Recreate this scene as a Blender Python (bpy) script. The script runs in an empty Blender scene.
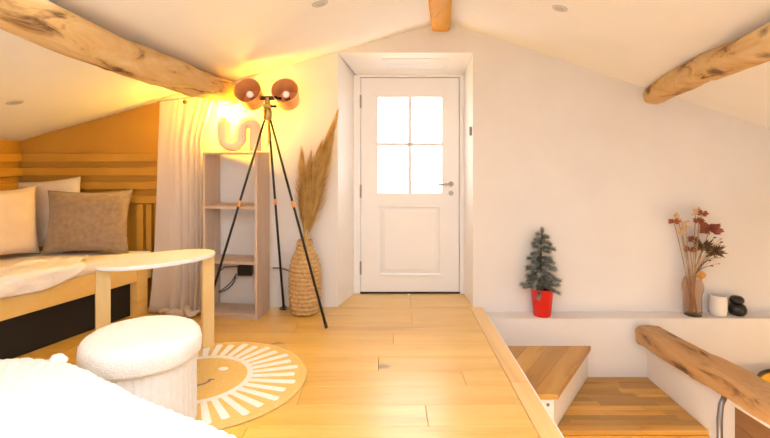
import bpy, math, random
from mathutils import Vector, Matrix, noise
random.seed(7)
PI = math.pi
SC = bpy.context.scene
COL = SC.collection

# ------------------------------------------------------------ camera
cam_d = bpy.data.cameras.new('camera')
cam = bpy.data.objects.new('camera', cam_d); COL.objects.link(cam)
cam.location = (0, 0, 1.33); cam.rotation_euler = (PI/2, 0, 0)
cam_d.sensor_width = 36; cam_d.lens = 480/770*36; cam_d.shift_y = -69/770
cam_d.clip_start = .05
SC.camera = cam

# ------------------------------------------------------------ world, exposure
w = bpy.data.worlds.new('world'); SC.world = w; w.use_nodes = True
bg = w.node_tree.nodes['Background']
bg.inputs[0].default_value = (.93, .96, 1.0, 1); bg.inputs[1].default_value = 2.5
vs = SC.view_settings
vs.view_transform = 'Standard'; vs.look = 'None'; vs.gamma = 1; vs.use_curve_mapping = False
vs.exposure = 1.2

def lamp(kind, name, loc, color, power, size=.05, rot=None, spot=None):
    d = bpy.data.lights.new(name, kind); d.energy = power; d.color = color
    if kind in ('POINT', 'SPOT'): d.shadow_soft_size = size
    if kind == 'SPOT': d.spot_size = spot; d.spot_blend = .8
    o = bpy.data.objects.new(name, d); COL.objects.link(o); o.location = loc
    if rot: o.rotation_euler = rot
    return o

# ------------------------------------------------------------ materials
MATS = {}
def nt(name):
    m = bpy.data.materials.new(name); m.use_nodes = True
    MATS[name] = m
    return m, m.node_tree.nodes, m.node_tree.links, m.node_tree.nodes['Principled BSDF']
def rgb(*c): return (c[0], c[1], c[2], 1)
def mat(name, c1, c2=None, rough=.6, scale=8, bump=0, bscale=None, stretch=(1, 1, 1), metal=0, trans=0, ior=1.45,
        emit=None, estr=0, sheen=0, sub=0, spec=.5):
    m, N, L, P = nt(name)
    P.inputs['Roughness'].default_value = rough; P.inputs['Metallic'].default_value = metal
    P.inputs['Transmission Weight'].default_value = trans; P.inputs['IOR'].default_value = ior
    P.inputs['Sheen Weight'].default_value = sheen
    P.inputs['Specular IOR Level'].default_value = spec
    if emit: P.inputs['Emission Color'].default_value = rgb(*emit); P.inputs['Emission Strength'].default_value = estr
    c2 = c2 or c1
    tc = N.new('ShaderNodeTexCoord'); mp = N.new('ShaderNodeMapping'); mp.inputs['Scale'].default_value = stretch
    L.new(tc.outputs['Object'], mp.inputs[0])
    n = N.new('ShaderNodeTexNoise'); n.inputs['Scale'].default_value = scale; n.inputs['Detail'].default_value = 4
    L.new(mp.outputs[0], n.inputs['Vector'])
    r = N.new('ShaderNodeValToRGB')
    r.color_ramp.elements[0].position = .3; r.color_ramp.elements[1].position = .7
    r.color_ramp.elements[0].color = rgb(*c1); r.color_ramp.elements[1].color = rgb(*c2)
    L.new(n.outputs[0], r.inputs[0]); L.new(r.outputs[0], P.inputs['Base Color'])
    if bump:
        b = N.new('ShaderNodeBump'); b.inputs['Strength'].default_value = bump; b.inputs['Distance'].default_value = .01
        n2 = N.new('ShaderNodeTexNoise'); n2.inputs['Scale'].default_value = bscale or scale; n2.inputs['Detail'].default_value = 6
        L.new(mp.outputs[0], n2.inputs['Vector']); L.new(n2.outputs[0], b.inputs['Height']); L.new(b.outputs[0], P.inputs['Normal'])
    return m
def wood(name, ca, cb, cdark, axis=0, scale=9, rough=.4, vary=.25, knots=0, bump=.15, along=.12, spec=.5, crack=.2, coat=0, d0=.22, kt=(.13, .24)):
    """grain runs along the object's axis; each object gets its own tint and grain offset"""
    m, N, L, P = nt(name)
    P.inputs['Roughness'].default_value = rough; P.inputs['Specular IOR Level'].default_value = spec
    P.inputs['Coat Weight'].default_value = coat; P.inputs['Coat Roughness'].default_value = .3
    tc = N.new('ShaderNodeTexCoord'); oi = N.new('ShaderNodeObjectInfo')
    mul = N.new('ShaderNodeVectorMath'); mul.operation = 'SCALE'; mul.inputs[0].default_value = (31, 17, 23)
    L.new(oi.outputs['Random'], mul.inputs['Scale'])
    add = N.new('ShaderNodeVectorMath'); add.operation = 'ADD'
    L.new(tc.outputs['Object'], add.inputs[0]); L.new(mul.outputs[0], add.inputs[1])
    mp = N.new('ShaderNodeMapping'); s = [1, 1, 1]; s[axis] = along; mp.inputs['Scale'].default_value = s
    L.new(add.outputs[0], mp.inputs[0])
    n = N.new('ShaderNodeTexNoise'); n.inputs['Scale'].default_value = scale; n.inputs['Detail'].default_value = 7
    n.inputs['Roughness'].default_value = .62; n.inputs['Distortion'].default_value = .6
    L.new(mp.outputs[0], n.inputs['Vector'])
    r = N.new('ShaderNodeValToRGB'); e = r.color_ramp.elements
    e[0].position = d0; e[0].color = rgb(*cdark); e[1].position = .75; e[1].color = rgb(*cb)
    x = e.new(d0 + crack); x.color = rgb(*ca)
    L.new(n.outputs[0], r.inputs[0])
    hs = N.new('ShaderNodeHueSaturation')
    mr = N.new('ShaderNodeMapRange'); mr.inputs[3].default_value = 1 - vary; mr.inputs[4].default_value = 1 + vary*.4
    L.new(oi.outputs['Random'], mr.inputs[0]); L.new(mr.outputs[0], hs.inputs['Value']); L.new(r.outputs[0], hs.inputs['Color'])
    out = hs.outputs[0]
    if knots:
        mk = N.new('ShaderNodeMapping'); s = [1, 1, 1]; s[axis] = .5; mk.inputs['Scale'].default_value = s
        L.new(add.outputs[0], mk.inputs[0])
        v = N.new('ShaderNodeTexVoronoi'); v.inputs['Scale'].default_value = knots
        L.new(mk.outputs[0], v.inputs['Vector'])
        nn = N.new('ShaderNodeTexNoise'); nn.inputs['Scale'].default_value = knots*5; L.new(tc.outputs['Object'], nn.inputs['Vector'])
        ad = N.new('ShaderNodeMath'); ad.operation = 'MULTIPLY_ADD'; ad.inputs[1].default_value = .16
        L.new(nn.outputs[0], ad.inputs[0]); L.new(v.outputs['Distance'], ad.inputs[2])
        kr = N.new('ShaderNodeMapRange'); kr.inputs[1].default_value = kt[0]; kr.inputs[2].default_value = kt[1]
        kr.inputs[3].default_value = .85; kr.inputs[4].default_value = 0
        L.new(ad.outputs[0], kr.inputs[0])
        mx = N.new('ShaderNodeMix'); mx.data_type = 'RGBA'
        L.new(kr.outputs[0], mx.inputs[0]); L.new(out, mx.inputs[6]); mx.inputs[7].default_value = rgb(*[c*.5 for c in cdark])
        out = mx.outputs[2]
    L.new(out, P.inputs['Base Color'])
    if bump:
        b = N.new('ShaderNodeBump'); b.inputs['Strength'].default_value = bump; b.inputs['Distance'].default_value = .008
        L.new(n.outputs[0], b.inputs['Height']); L.new(b.outputs[0], P.inputs['Normal'])
    return m

mat('plaster', (.775, .735, .71), (.81, .77, .745), rough=.85, scale=3, bump=.12, bscale=14)
mat('ceiling_paint', (.91, .89, .87), (.94, .92, .90), rough=.85, scale=2, bump=.05, bscale=18)
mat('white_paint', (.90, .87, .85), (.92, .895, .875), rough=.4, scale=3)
mat('white_trim', (.88, .86, .84), rough=.5)
mat('mustard', (.56, .275, .025), (.63, .32, .035), rough=.6, scale=3)
wood('plank', (.78, .45, .085), (.86, .56, .15), (.54, .26, .04), axis=0, scale=8, rough=.36, vary=.06, knots=1.9, kt=(.14, .18), bump=.05, along=.09, coat=1)
wood('plank_long', (.84, .52, .17), (.90, .62, .25), (.64, .34, .09), axis=1, scale=8, rough=.34, vary=.1, bump=.05, along=.09, coat=1)
wood('stave', (.58, .29, .055), (.74, .43, .11), (.28, .10, .02), axis=0, scale=9, rough=.38, vary=.45, bump=.06, along=.12)
wood('tread', (.58, .30, .07), (.70, .41, .12), (.28, .12, .03), axis=1, scale=9, rough=.4, vary=.2, bump=.06, along=.12)
wood('beam', (.62, .37, .13), (.78, .57, .31), (.13, .05, .015), axis=1, scale=12, rough=.75, vary=.05, knots=4.6, bump=1, along=.2, crack=.11, d0=.345, kt=(.17, .30))
wood('ridge_wood', (.72, .34, .02), (.80, .42, .04), (.40, .16, .02), axis=1, scale=12, rough=.6, vary=.05, bump=.4, along=.16)
wood('rail_beam', (.47, .25, .095), (.60, .36, .16), (.14, .06, .025), axis=1, scale=13, rough=.6, vary=.05, knots=3.6, bump=1, along=.16, crack=.11, d0=.33, kt=(.22, .34))
wood('pine', (.80, .57, .25), (.86, .66, .34), (.66, .42, .15), axis=2, scale=9, rough=.5, vary=.06, bump=.05)
wood('pine_rail', (.84, .57, .19), (.88, .64, .26), (.70, .44, .12), axis=1, scale=8, rough=.5, vary=.05, bump=.05)
wood('oak_pale', (.56, .42, .33), (.64, .51, .42), (.42, .30, .23), axis=2, scale=9, rough=.55, vary=.08, bump=.05)
wood('brown_board', (.25, .12, .045), (.34, .17, .07), (.10, .04, .015), axis=1, scale=9, rough=.6, vary=.2, bump=.1)
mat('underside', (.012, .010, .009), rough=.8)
mat('fabric_grey', (.30, .20, .125), (.40, .28, .18), rough=.95, scale=30, bump=.5, bscale=120, sheen=.3)
mat('fabric_cream', (.76, .62, .46), (.82, .69, .53), rough=.95, scale=12, bump=.3, bscale=120, sheen=.2)
mat('fabric_peach', (.78, .62, .50), (.84, .69, .57), rough=.95, scale=12, bump=.3, bscale=120, sheen=.2)
mat('sheet', (.86, .76, .70), (.90, .81, .76), rough=.95, scale=10, bump=.2, bscale=60)
mat('throw', (.88, .85, .84), (.93, .90, .89), rough=.95, scale=10, bump=.4, bscale=90)
mat('sherpa', (.90, .89, .885), (.95, .945, .94), rough=1, scale=40, bump=.6, bscale=110, sheen=.4)
mat('knit', (.87, .865, .865), (.93, .93, .93), rough=1, scale=40, bump=.5, bscale=140, sheen=.3)
mat('plush', (.84, .84, .845), (.89, .89, .89), rough=1, scale=30, bump=.5, bscale=90, sheen=.4)
mat('rug_yellow', (.78, .53, .17), (.84, .60, .23), rough=1, scale=60, bump=.5, bscale=200)
mat('rug_white', (.90, .89, .86), (.95, .94, .91), rough=1, scale=60, bump=.5, bscale=200)
mat('rug_line', (.30, .25, .18), rough=1)
mat('table_white', (.90, .89, .88), rough=.35)
mat('black_metal', (.025, .022, .022), rough=.4, metal=.3)
mat('black_plastic', (.015, .015, .016), rough=.35)
mat('copper', (.84, .36, .11), (.88, .42, .15), rough=.3, metal=.4, scale=4)
mat('copper_inside', (.94, .45, .17), (.95, .49, .2), rough=.4, scale=4)
mat('brass', (.50, .34, .10), rough=.35, metal=.8)
mat('strap', (.75, .48, .08), rough=.8)
mat('bulb_off', (.92, .80, .74), rough=.25, emit=(1, .62, .5), estr=.2)
mat('bulb_on', (1, .9, .6), rough=.3, emit=(1, .60, .04), estr=225)
mat('ceramic_sand', (.78, .66, .52), (.82, .71, .58), rough=.6, scale=6)
mat('rattan', (.50, .29, .10), (.74, .50, .24), rough=.85, stretch=(1, 1, 2.5), scale=45, bump=.6, bscale=70)
mat('pampas', (.54, .31, .085), (.74, .49, .17), rough=1, scale=12)
mat('steel', (.40, .36, .33), rough=.3, metal=.9)
mat('grey_plastic', (.22, .21, .21), rough=.5)
mat('red_pot', (.72, .015, .01), (.80, .025, .015), rough=.45, scale=4)
mat('needles', (.11, .13, .11), (.50, .53, .50), rough=.9, scale=25)
mat('bark', (.10, .06, .035), rough=.9)
mat('soil', (.05, .03, .02), rough=1)
mat('amber_glass', (.93, .80, .70), rough=.05, trans=.97, ior=1.2)
mat('stem', (.42, .24, .11), (.52, .33, .17), rough=.9, scale=20)
mat('flower_red', (.26, .065, .04), (.38, .12, .065), rough=.9, scale=40)
mat('flower_dark', (.10, .055, .03), (.22, .13, .06), rough=.9, scale=40)
mat('flower_orange', (.72, .34, .07), (.78, .42, .11), rough=.9, scale=40)
mat('flower_tan', (.62, .42, .22), (.72, .50, .28), rough=.9, scale=40)
mat('white_ceramic', (.84, .80, .77), rough=.35)
mat('black_ceramic', (.012, .012, .014), rough=.3)
mat('yellow_shade', (.80, .47, .05), rough=.7)
mat('downlight_ring', (.62, .58, .55), rough=.4)
mat('downlight_lens', (.50, .47, .44), rough=.3)
mat('rail_metal', (.23, .22, .23), rough=.35, metal=.7)
# curtain: linen with light passing through
m, N, L, P = nt('linen')
P.inputs['Base Color'].default_value = (.84, .76, .72, 1); P.inputs['Roughness'].default_value = .95
tr = N.new('ShaderNodeBsdfTranslucent'); tr.inputs[0].default_value = (.80, .70, .60, 1)
mx = N.new('ShaderNodeMixShader'); mx.inputs[0].default_value = .35
out = N['Material Output']; L.new(P.outputs[0], mx.inputs[1]); L.new(tr.outputs[0], mx.inputs[2]); L.new(mx.outputs[0], out.inputs[0])
nz = N.new('ShaderNodeTexNoise'); nz.inputs['Scale'].default_value = 160
bp = N.new('ShaderNodeBump'); bp.inputs['Strength'].default_value = .2; L.new(nz.outputs[0], bp.inputs['Height']); L.new(bp.outputs[0], P.inputs['Normal'])
# window glass: thin, slightly frosted
m, N, L, P = nt('window_glass')
P.inputs['Roughness'].default_value = .35; P.inputs['Transmission Weight'].default_value = 1; P.inputs['IOR'].default_value = 1.1
P.inputs['Base Color'].default_value = (.98, .99, 1, 1)

# ------------------------------------------------------------ mesh builder
class MB:
    def __init__(s): s.v = []; s.f = []
    def add(s, vs, fs):
        o = len(s.v); s.v += [tuple(p) for p in vs]; s.f += [tuple(i+o for i in f) for f in fs]; return s
    def hexa(s, p):   # 0-3 bottom loop, 4-7 top loop (same order)
        return s.add(p, [(3, 2, 1, 0), (4, 5, 6, 7), (0, 1, 5, 4), (1, 2, 6, 5), (2, 3, 7, 6), (3, 0, 4, 7)])
    def box(s, x0, x1, y0, y1, z0, z1, b=0):
        if b <= 0:
            return s.hexa([(x0, y0, z0), (x1, y0, z0), (x1, y1, z0), (x0, y1, z0), (x0, y0, z1), (x1, y0, z1), (x1, y1, z1), (x0, y1, z1)])
        # chamfered along the top and bottom
        lo = [(x0+b, y0+b, z0), (x1-b, y0+b, z0), (x1-b, y1-b, z0), (x0+b, y1-b, z0)]
        a = [(x0, y0, z0+b), (x1, y0, z0+b), (x1, y1, z0+b), (x0, y1, z0+b)]
        c = [(x0, y0, z1-b), (x1, y0, z1-b), (x1, y1, z1-b), (x0, y1, z1-b)]
        hi = [(x0+b, y0+b, z1), (x1-b, y0+b, z1), (x1-b, y1-b, z1), (x0+b, y1-b, z1)]
        return s.rings([lo, a, c, hi])
    def rings(s, R, cap=True, closed=True):
        n = len(R[0]); vs = [p for r in R for p in r]; fs = []
        for k in range(len(R)-1):
            for i in range(n if closed else n-1):
                j = (i+1) % n
                fs.append((k*n+i, k*n+j, (k+1)*n+j, (k+1)*n+i))
        if cap:
            fs.append(tuple(reversed(range(n)))); fs.append(tuple(range((len(R)-1)*n, len(R)*n)))
        return s.add(vs, fs)
    def prism(s, poly, z0, z1, b=0):
        n = len(poly)
        if b:
            cx = sum(p[0] for p in poly)/n; cy = sum(p[1] for p in poly)/n
            def sh(d): return [(p[0] - d*(p[0]-cx)/max(1e-6, math.hypot(p[0]-cx, p[1]-cy)), p[1] - d*(p[1]-cy)/max(1e-6, math.hypot(p[0]-cx, p[1]-cy))) for p in poly]
            q = sh(b)
            return s.rings([[(x, y, z0) for x, y in q], [(x, y, z0+b) for x, y in poly], [(x, y, z1-b) for x, y in poly], [(x, y, z1) for x, y in q]])
        return s.rings([[(x, y, z0) for x, y in poly], [(x, y, z1) for x, y in poly]])
    def tube(s, path, r, n=10, cap=True, sq=None):
        path = [Vector(p) for p in path]; R = []
        if not hasattr(r, '__len__'): r = [r]*len(path)
        prev = None
        for i, p in enumerate(path):
            t = (path[min(i+1, len(path)-1)] - path[max(i-1, 0)]).normalized()
            if prev is None:
                u = Vector((0, 0, 1)) if abs(t.z) < .9 else Vector((1, 0, 0))
            else: u = prev
            u = (u - t*u.dot(t)).normalized(); prev = u; v = t.cross(u)
            R.append([p + (u*math.sin(a) + v*math.cos(a))*r[i] for a in [2*PI*k/n for k in range(n)]])
        return s.rings(R, cap)
    def lathe(s, prof, n=24, c=(0, 0, 0), fn=None, cap=True):
        R = []
        for (r, z) in prof:
            ring = []
            for k in range(n):
                a = 2*PI*k/n; rr = r + (fn(a, z) if fn else 0)
                ring.append((c[0] + rr*math.cos(a), c[1] + rr*math.sin(a), c[2] + z))
            R.append(ring)
        return s.rings(R, cap)
    def ball(s, c, rx, ry=None, rz=None, n=12, m=8, jit=0):
        ry = ry or rx; rz = rz or rx; R = []
        for j in range(1, m):
            t = PI*j/m - PI/2; ring = []
            for k in range(n):
                a = 2*PI*k/n; q = 1 + random.uniform(-jit, jit)
                ring.append((c[0]+rx*q*math.cos(t)*math.cos(a), c[1]+ry*q*math.cos(t)*math.sin(a), c[2]+rz*q*math.sin(t)))
            R.append(ring)
        return s.rings(R)
    def build(s, name, material, parent=None, smooth=None, loc=None):
        me = bpy.data.meshes.new(name)
        vs = s.v
        if loc is not None: vs = [(x-loc[0], y-loc[1], z-loc[2]) for x, y, z in vs]
        me.from_pydata(vs, [], s.f); me.update()
        me.materials.append(MATS[material])
        if smooth is not None:
            me.shade_smooth()
            if smooth < 180: me.set_sharp_from_angle(angle=math.radians(smooth))
        o = bpy.data.objects.new(name, me); COL.objects.link(o)
        if loc is not None: o.location = loc
        if parent: o.parent = parent
        return o
def rel(o, parent):            # keep world place while parenting (parents are never scaled)
    o.parent = parent; o.matrix_parent_inverse = (Matrix.LocRotScale(parent.location, parent.rotation_euler, None)).inverted(); return o
def thing(name, label, cat, loc=(0, 0, 0), rz=0, group=None):
    o = bpy.data.objects.new(name, None); COL.objects.link(o); o.empty_display_size = .05
    o.location = loc; o.rotation_euler = (0, 0, rz); tag(o, label, cat, group); return o
def tag(o, label, cat, group=None):
    o['label'] = label; o['category'] = cat
    if group: o['group'] = group
    return o
def struct(o, label=None, cat=None):
    o['kind'] = 'structure'
    if label: o['label'] = label
    if cat: o['category'] = cat
    return o

# ------------------------------------------------------------ room dimensions
YB = 4.07            # back wall plane
XL, XR = -3.08, 3.95 # side walls
Y0 = -2.2            # the room goes on behind the camera
def roof(x): return 2.42 - (.5-x)*.282 if x < .5 else 2.42 - (x-.5)*.33
XE = .822            # right edge of the upper floor

# floor: sub floor + boards
sub = struct(MB().box(XL, XE-.002, Y0, 4.455, -.16, -.022).build('floor', 'underside'), 'honey coloured oak plank floor of the upper landing', 'floor')
row = .195; y = 4.455; k = 0
while y > .35:
    y1 = y; y0 = max(y - row, .3); x = XL
    xr = XE - .105 if y1 < 4.08 else .76
    if y1 > 4.08: xcuts = [-.42, .22, .76]
    else:
        off = [0.05, .55, .95, .3, .75, .15, .62][k % 7]
        xcuts = [XL]; c = XL + .35 + off
        while c < xr - .25: xcuts.append(c); c += 1.32
        xcuts.append(xr)
    for a, b in zip(xcuts[:-1], xcuts[1:]):
        mb = MB().box(a+.0012, b-.0012, y0+.0012, y1-.0012, -.022, 0, b=.0012)
        rel(mb.build('plank', 'plank', loc=((a+b)/2, (y0+y1)/2, 0)), sub)
    y -= row; k += 1
rel(MB().box(XL, XE-.105, Y0, .3, -.022, 0).build('plank', 'plank'), sub)
yy = [4.068, 2.75, 1.3, 0, Y0]
for a, b in zip(yy[1:], yy[:-1]):
    rel(MB().box(XE-.1035, XE, a+.001, b-.001, -.022, 0.001, b=.0012).build('edge_plank', 'plank_long', loc=(XE-.05, (a+b)/2, 0)), sub)
struct(MB().box(XE+.0005, XE+.011, Y0, 3.895, -.9, -.006).build('trim_1', 'white_trim'), 'white edge board along the open side of the floor', 'trim')

# back wall with splayed door recess
def wallpiece(x0f, x1f, x0b, x1b, yf, yb, zb0f, zb0b):
    return [(x0f, yf, zb0f), (x1f, yf, zb0f), (x1b, yb, zb0b), (x0b, yb, zb0b),
            (x0f, yf, roof(x0f)), (x1f, yf, roof(x1f)), (x1b, yb, roof(x1b)), (x0b, yb, roof(x0b))]
OX0, OX1, OZ = -.3986, .746, 2.155
BX0, BX1, BZ, YD = -.262, .728, 2.022, 4.455
wb = MB()
wb.hexa(wallpiece(XL-.1, OX0, XL-.1, BX0, YB, YD+.1, -1.3, -1.3))
wb.hexa(wallpiece(OX1, XR+.1, BX1, XR+.1, YB, YD+.1, -1.3, -1.3))
wb.hexa(wallpiece(OX0, .5, BX0, .5, YB, YD, OZ, BZ))
wb.hexa(wallpiece(.5, OX1, .5, BX1, YB, YD, OZ, BZ))
wb.box(BX0-.05, BX1+.05, YD, YD+.1, BZ+.01, 2.35)
wbo = wb.build('wall_back', 'plaster')
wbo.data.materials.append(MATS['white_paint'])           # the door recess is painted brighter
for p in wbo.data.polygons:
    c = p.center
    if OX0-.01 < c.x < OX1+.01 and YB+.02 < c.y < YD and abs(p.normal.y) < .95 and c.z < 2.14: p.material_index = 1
struct(wbo, 'white plaster gable wall with splayed door recess', 'wall')
struct(MB().hexa([(XL-.15, Y0, -.2), (XL, Y0, -.2), (XL, YB, -.2), (XL-.15, YB, -.2), (XL-.15, Y0, roof(XL)), (XL, Y0, roof(XL)), (XL, YB, roof(XL)), (XL-.15, YB, roof(XL))]).build('wall_left', 'mustard'), 'low mustard painted knee wall behind the daybed', 'wall')
struct(MB().hexa([(XR, Y0, -1.3), (XR+.15, Y0, -1.3), (XR+.15, YB, -1.3), (XR, YB, -1.3), (XR, Y0, roof(XR)), (XR+.15, Y0, roof(XR)), (XR+.15, YB, roof(XR)), (XR, YB, roof(XR))]).build('wall_right', 'plaster'), 'white plaster side wall beyond the stairwell', 'wall')
ce = MB()
SKY = [(-1.15, .2, -1.3, 1.75), (.85, 1.75, -1.3, 1.5)]      # unseen roof openings above and behind the camera, added to brighten the foreground
for (xa, xb), (sx0, sx1, sy0, sy1) in zip(((XL-.2, .5), (.5, XR+.2)), SKY):
    for a, b in ((xa, sx0), (sx0, sx1), (sx1, xb)):
        for c, d in ((Y0-.2, sy0), (sy0, sy1), (sy1, YD+.2)):
            if a == sx0 and c == sy0: continue
            ce.hexa([(a, c, roof(a)), (b, c, roof(b)), (b, d, roof(b)), (a, d, roof(a)),
                     (a, c, roof(a)+.15), (b, c, roof(b)+.15), (b, d, roof(b)+.15), (a, d, roof(a)+.15)])
struct(ce.build('ceiling', 'ceiling_paint'), 'sloping white plaster ceiling meeting at the ridge', 'ceiling')
# the wall behind the camera, with a wide window
fw = MB(); wx0, wx1, wz0, wz1 = -2.7, .7, .4, 1.45
fw.hexa([(XL-.1, Y0-.12, -1.35), (wx0, Y0-.12, -1.35), (wx0, Y0, -1.35), (XL-.1, Y0, -1.35), (XL-.1, Y0-.12, roof(XL-.1)), (wx0, Y0-.12, roof(wx0)), (wx0, Y0, roof(wx0)), (XL-.1, Y0, roof(XL-.1))])
fw.hexa([(wx1, Y0-.12, -1.35), (XR+.1, Y0-.12, -1.35), (XR+.1, Y0, -1.35), (wx1, Y0, -1.35), (wx1, Y0-.12, roof(wx1)), (XR+.1, Y0-.12, roof(XR+.1)), (XR+.1, Y0, roof(XR+.1)), (wx1, Y0, roof(wx1))])
fw.box(wx0, wx1, Y0-.12, Y0, -1.35, wz0)
for a, b in ((wx0, .5), (.5, wx1)):
    fw.hexa([(a, Y0-.12, wz1), (b, Y0-.12, wz1), (b, Y0, wz1), (a, Y0, wz1), (a, Y0-.12, roof(a)), (b, Y0-.12, roof(b)), (b, Y0, roof(b)), (a, Y0, roof(a))])
struct(fw.build('wall_front', 'plaster'), 'white plaster wall with a wide window opening behind the camera', 'wall')
wf = MB(); wf.box(wx0, wx1, Y0-.08, Y0-.03, wz0, wz0+.05); wf.box(wx0, wx1, Y0-.08, Y0-.03, wz1-.05, wz1)
for x in (wx0, -1.6, -.45, wx1-.05): wf.box(x, x+.05, Y0-.08, Y0-.03, wz0+.05, wz1-.05)
struct(wf.build('window_1', 'white_paint'), 'wide white framed window in the wall behind the camera', 'window')
# ledge: the wall is thicker below floor level on the stair side
LZ, LY = -.04, 3.90
struct(MB().prism([(XE+.012, LY), (XR, LY), (XR, YB-.001), (XE+.012, YB-.001)], -1.3, LZ, b=.006).build('wall_ledge', 'plaster', smooth=30), 'white plaster ledge running along the back wall above the stairs', 'ledge')

# ------------------------------------------------------------ door
door = bpy.data.objects.new('door_1', None); COL.objects.link(door); door.location = (.23, YD, 0)
struct(door, 'white panelled door with four glass panes and steel lever handle', 'door')
DX0, DX1, DZ = -.223, .688, 2.0
D = lambda mb, n, m, sm=None: rel(mb.build(n, m, smooth=sm), door)
fr = MB()
fr.box(BX0-.03, DX0-.004, YD-.012, YD+.08, 0, BZ); fr.box(DX1+.004, BX1+.03, YD-.012, YD+.08, 0, BZ); fr.box(DX0-.004, DX1+.004, YD-.012, YD+.08, DZ+.004, BZ+.01)
fr.box(DX0-.02, DX0+.02, YD+.05, YD+.085, 0, BZ); fr.box(DX1-.02, DX1+.02, YD+.05, YD+.085, 0, BZ); fr.box(DX0+.02, DX1-.02, YD+.05, YD+.085, DZ-.02, BZ)
D(fr, 'door_frame', 'white_paint')
PX0, PX1, PZ0, PZ1 = -.065, .53, .93, 1.822   # glazed opening
ya, yb_ = YD+.004, YD+.048
leaf = MB()
leaf.box(DX0, PX0, ya, yb_, .012, DZ, b=.002); leaf.box(PX1, DX1, ya, yb_, .012, DZ, b=.002)
leaf.box(PX0, PX1, ya, yb_, PZ1, DZ, b=.002); leaf.box(PX0, PX1, ya, yb_, .815, PZ0, b=.002); leaf.box(PX0, PX1, ya, yb_, .012, .155, b=.002)
D(leaf, 'leaf', 'white_paint')
# lower panel: moulding and raised field
mo = MB()
for (a, b, c, d) in ((PX0, PX1, .795, .815), (PX0, PX1, .155, .175), (PX0, PX0+.02, .175, .795), (PX1-.02, PX1, .175, .795)):
    mo.box(a, b, ya-.007, ya+.02, c, d, b=.003)
D(mo, 'panel_moulding', 'white_paint')
pf = MB(); a, b, c, d = PX0+.02, PX1-.02, .175, .795
pf.rings([[(a, ya+.018, c), (b, ya+.018, c), (b, ya+.018, d), (a, ya+.018, d)], [(a+.045, ya+.004, c+.045), (b-.045, ya+.004, c+.045), (b-.045, ya+.004, d-.045), (a+.045, ya+.004, d-.045)]])
D(pf, 'panel', 'white_paint')
mxm, mzm = (PX0+PX1)/2, 1.382
mu = MB(); mu.box(mxm-.016, mxm+.016, ya+.002, yb_, PZ0, PZ1)
D(mu, 'muntin', 'white_paint')
for a, b in ((PX0, mxm-.009), (mxm+.009, PX1)):
    D(MB().box(a, b, ya+.002, yb_, mzm-.015, mzm+.015), 'muntin', 'white_paint')
for a, b in ((PX0, mxm-.009), (mxm+.009, PX1)):
    for c, d in ((PZ0, mzm-.008), (mzm+.008, PZ1)):
        D(MB().box(a, b, ya+.018, ya+.026, c, d), 'pane', 'window_glass')
hz = 1.33-34*.00928
hp = bpy.data.objects.new('handle', None)
hx = .612
h = D(MB().rings([[(hx+.024*math.cos(t), ya-yy_, hz+.024*math.sin(t)) for t in [2*PI*k/16 for k in range(16)]] for yy_ in (0, .009)]), 'handle', 'steel')
D(MB().tube([(hx, ya-.008, hz), (hx, ya-.045, hz), (hx-.014, ya-.055, hz), (hx-.05, ya-.056, hz), (hx-.125, ya-.05, hz-.002)], [.009, .009, .0095, .009, .008], 10), 'lever', 'steel', 180)
D(MB().rings([[(hx+.023*math.cos(t), ya-yy_, hz-.085+.023*math.sin(t)) for t in [2*PI*k/16 for k in range(16)]] for yy_ in (0, .009)]), 'lock_rose', 'steel')
for z in (.24, .95, 1.78):
    D(MB().tube([(DX0-.003, ya-.018, z-.06), (DX0-.003, ya-.018, z+.06)], .008, 8), 'hinge', 'steel')
D(MB().box(DX0-.01, DX1+.01, YD-.012, YD+.05, .0, .011), 'threshold', 'underside')
# vent above the door on the recess soffit
vz = lambda yv: OZ + (BZ-OZ)*(yv-YB)/(YD-YB)
ve = thing('air_vent', 'flat white vent cover set in the soffit above the door', 'vent', (.25, 4.25, vz(4.25)))
y0, y1 = 4.16, 4.34
rel(MB().hexa([(-.02, y0, vz(y0)-.008), (.56, y0, vz(y0)-.008), (.56, y1, vz(y1)-.008), (-.02, y1, vz(y1)-.008), (-.02, y0, vz(y0)), (.56, y0, vz(y0)), (.56, y1, vz(y1)), (-.02, y1, vz(y1))]).build('vent_plate', 'white_trim'), ve)
for k in range(4):
    yv = 4.185 + k*.04
    rel(MB().hexa([(.02, yv, vz(yv)-.011), (.52, yv, vz(yv)-.011), (.52, yv+.02, vz(yv+.02)-.011), (.02, yv+.02, vz(yv+.02)-.011), (.02, yv, vz(yv)-.007), (.52, yv, vz(yv)-.007), (.52, yv+.02, vz(yv+.02)-.007), (.02, yv+.02, vz(yv+.02)-.007)]).build('louvre', 'white_trim'), ve)
# little grey switch on the right reveal
sx = lambda yv: OX1 + (BX1-OX1)*(yv-YB)/(YD-YB)
sw = thing('doorbell_button', 'small grey push button on the right side of the door recess', 'switch', (sx(4.13), 4.13, 1.49))
rel(MB().hexa([(sx(4.11)-.014, 4.11, 1.455), (sx(4.15)-.014, 4.15, 1.455), (sx(4.15), 4.15, 1.455), (sx(4.11), 4.11, 1.455), (sx(4.11)-.014, 4.11, 1.53), (sx(4.15)-.014, 4.15, 1.53), (sx(4.15), 4.15, 1.53), (sx(4.11), 4.11, 1.53)]).build('housing', 'grey_plastic'), sw)
rel(MB().tube([(sx(4.13)-.014, 4.13, 1.505), (sx(4.13)-.019, 4.13, 1.505)], .009, 12).build('button', 'steel'), sw)

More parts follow.
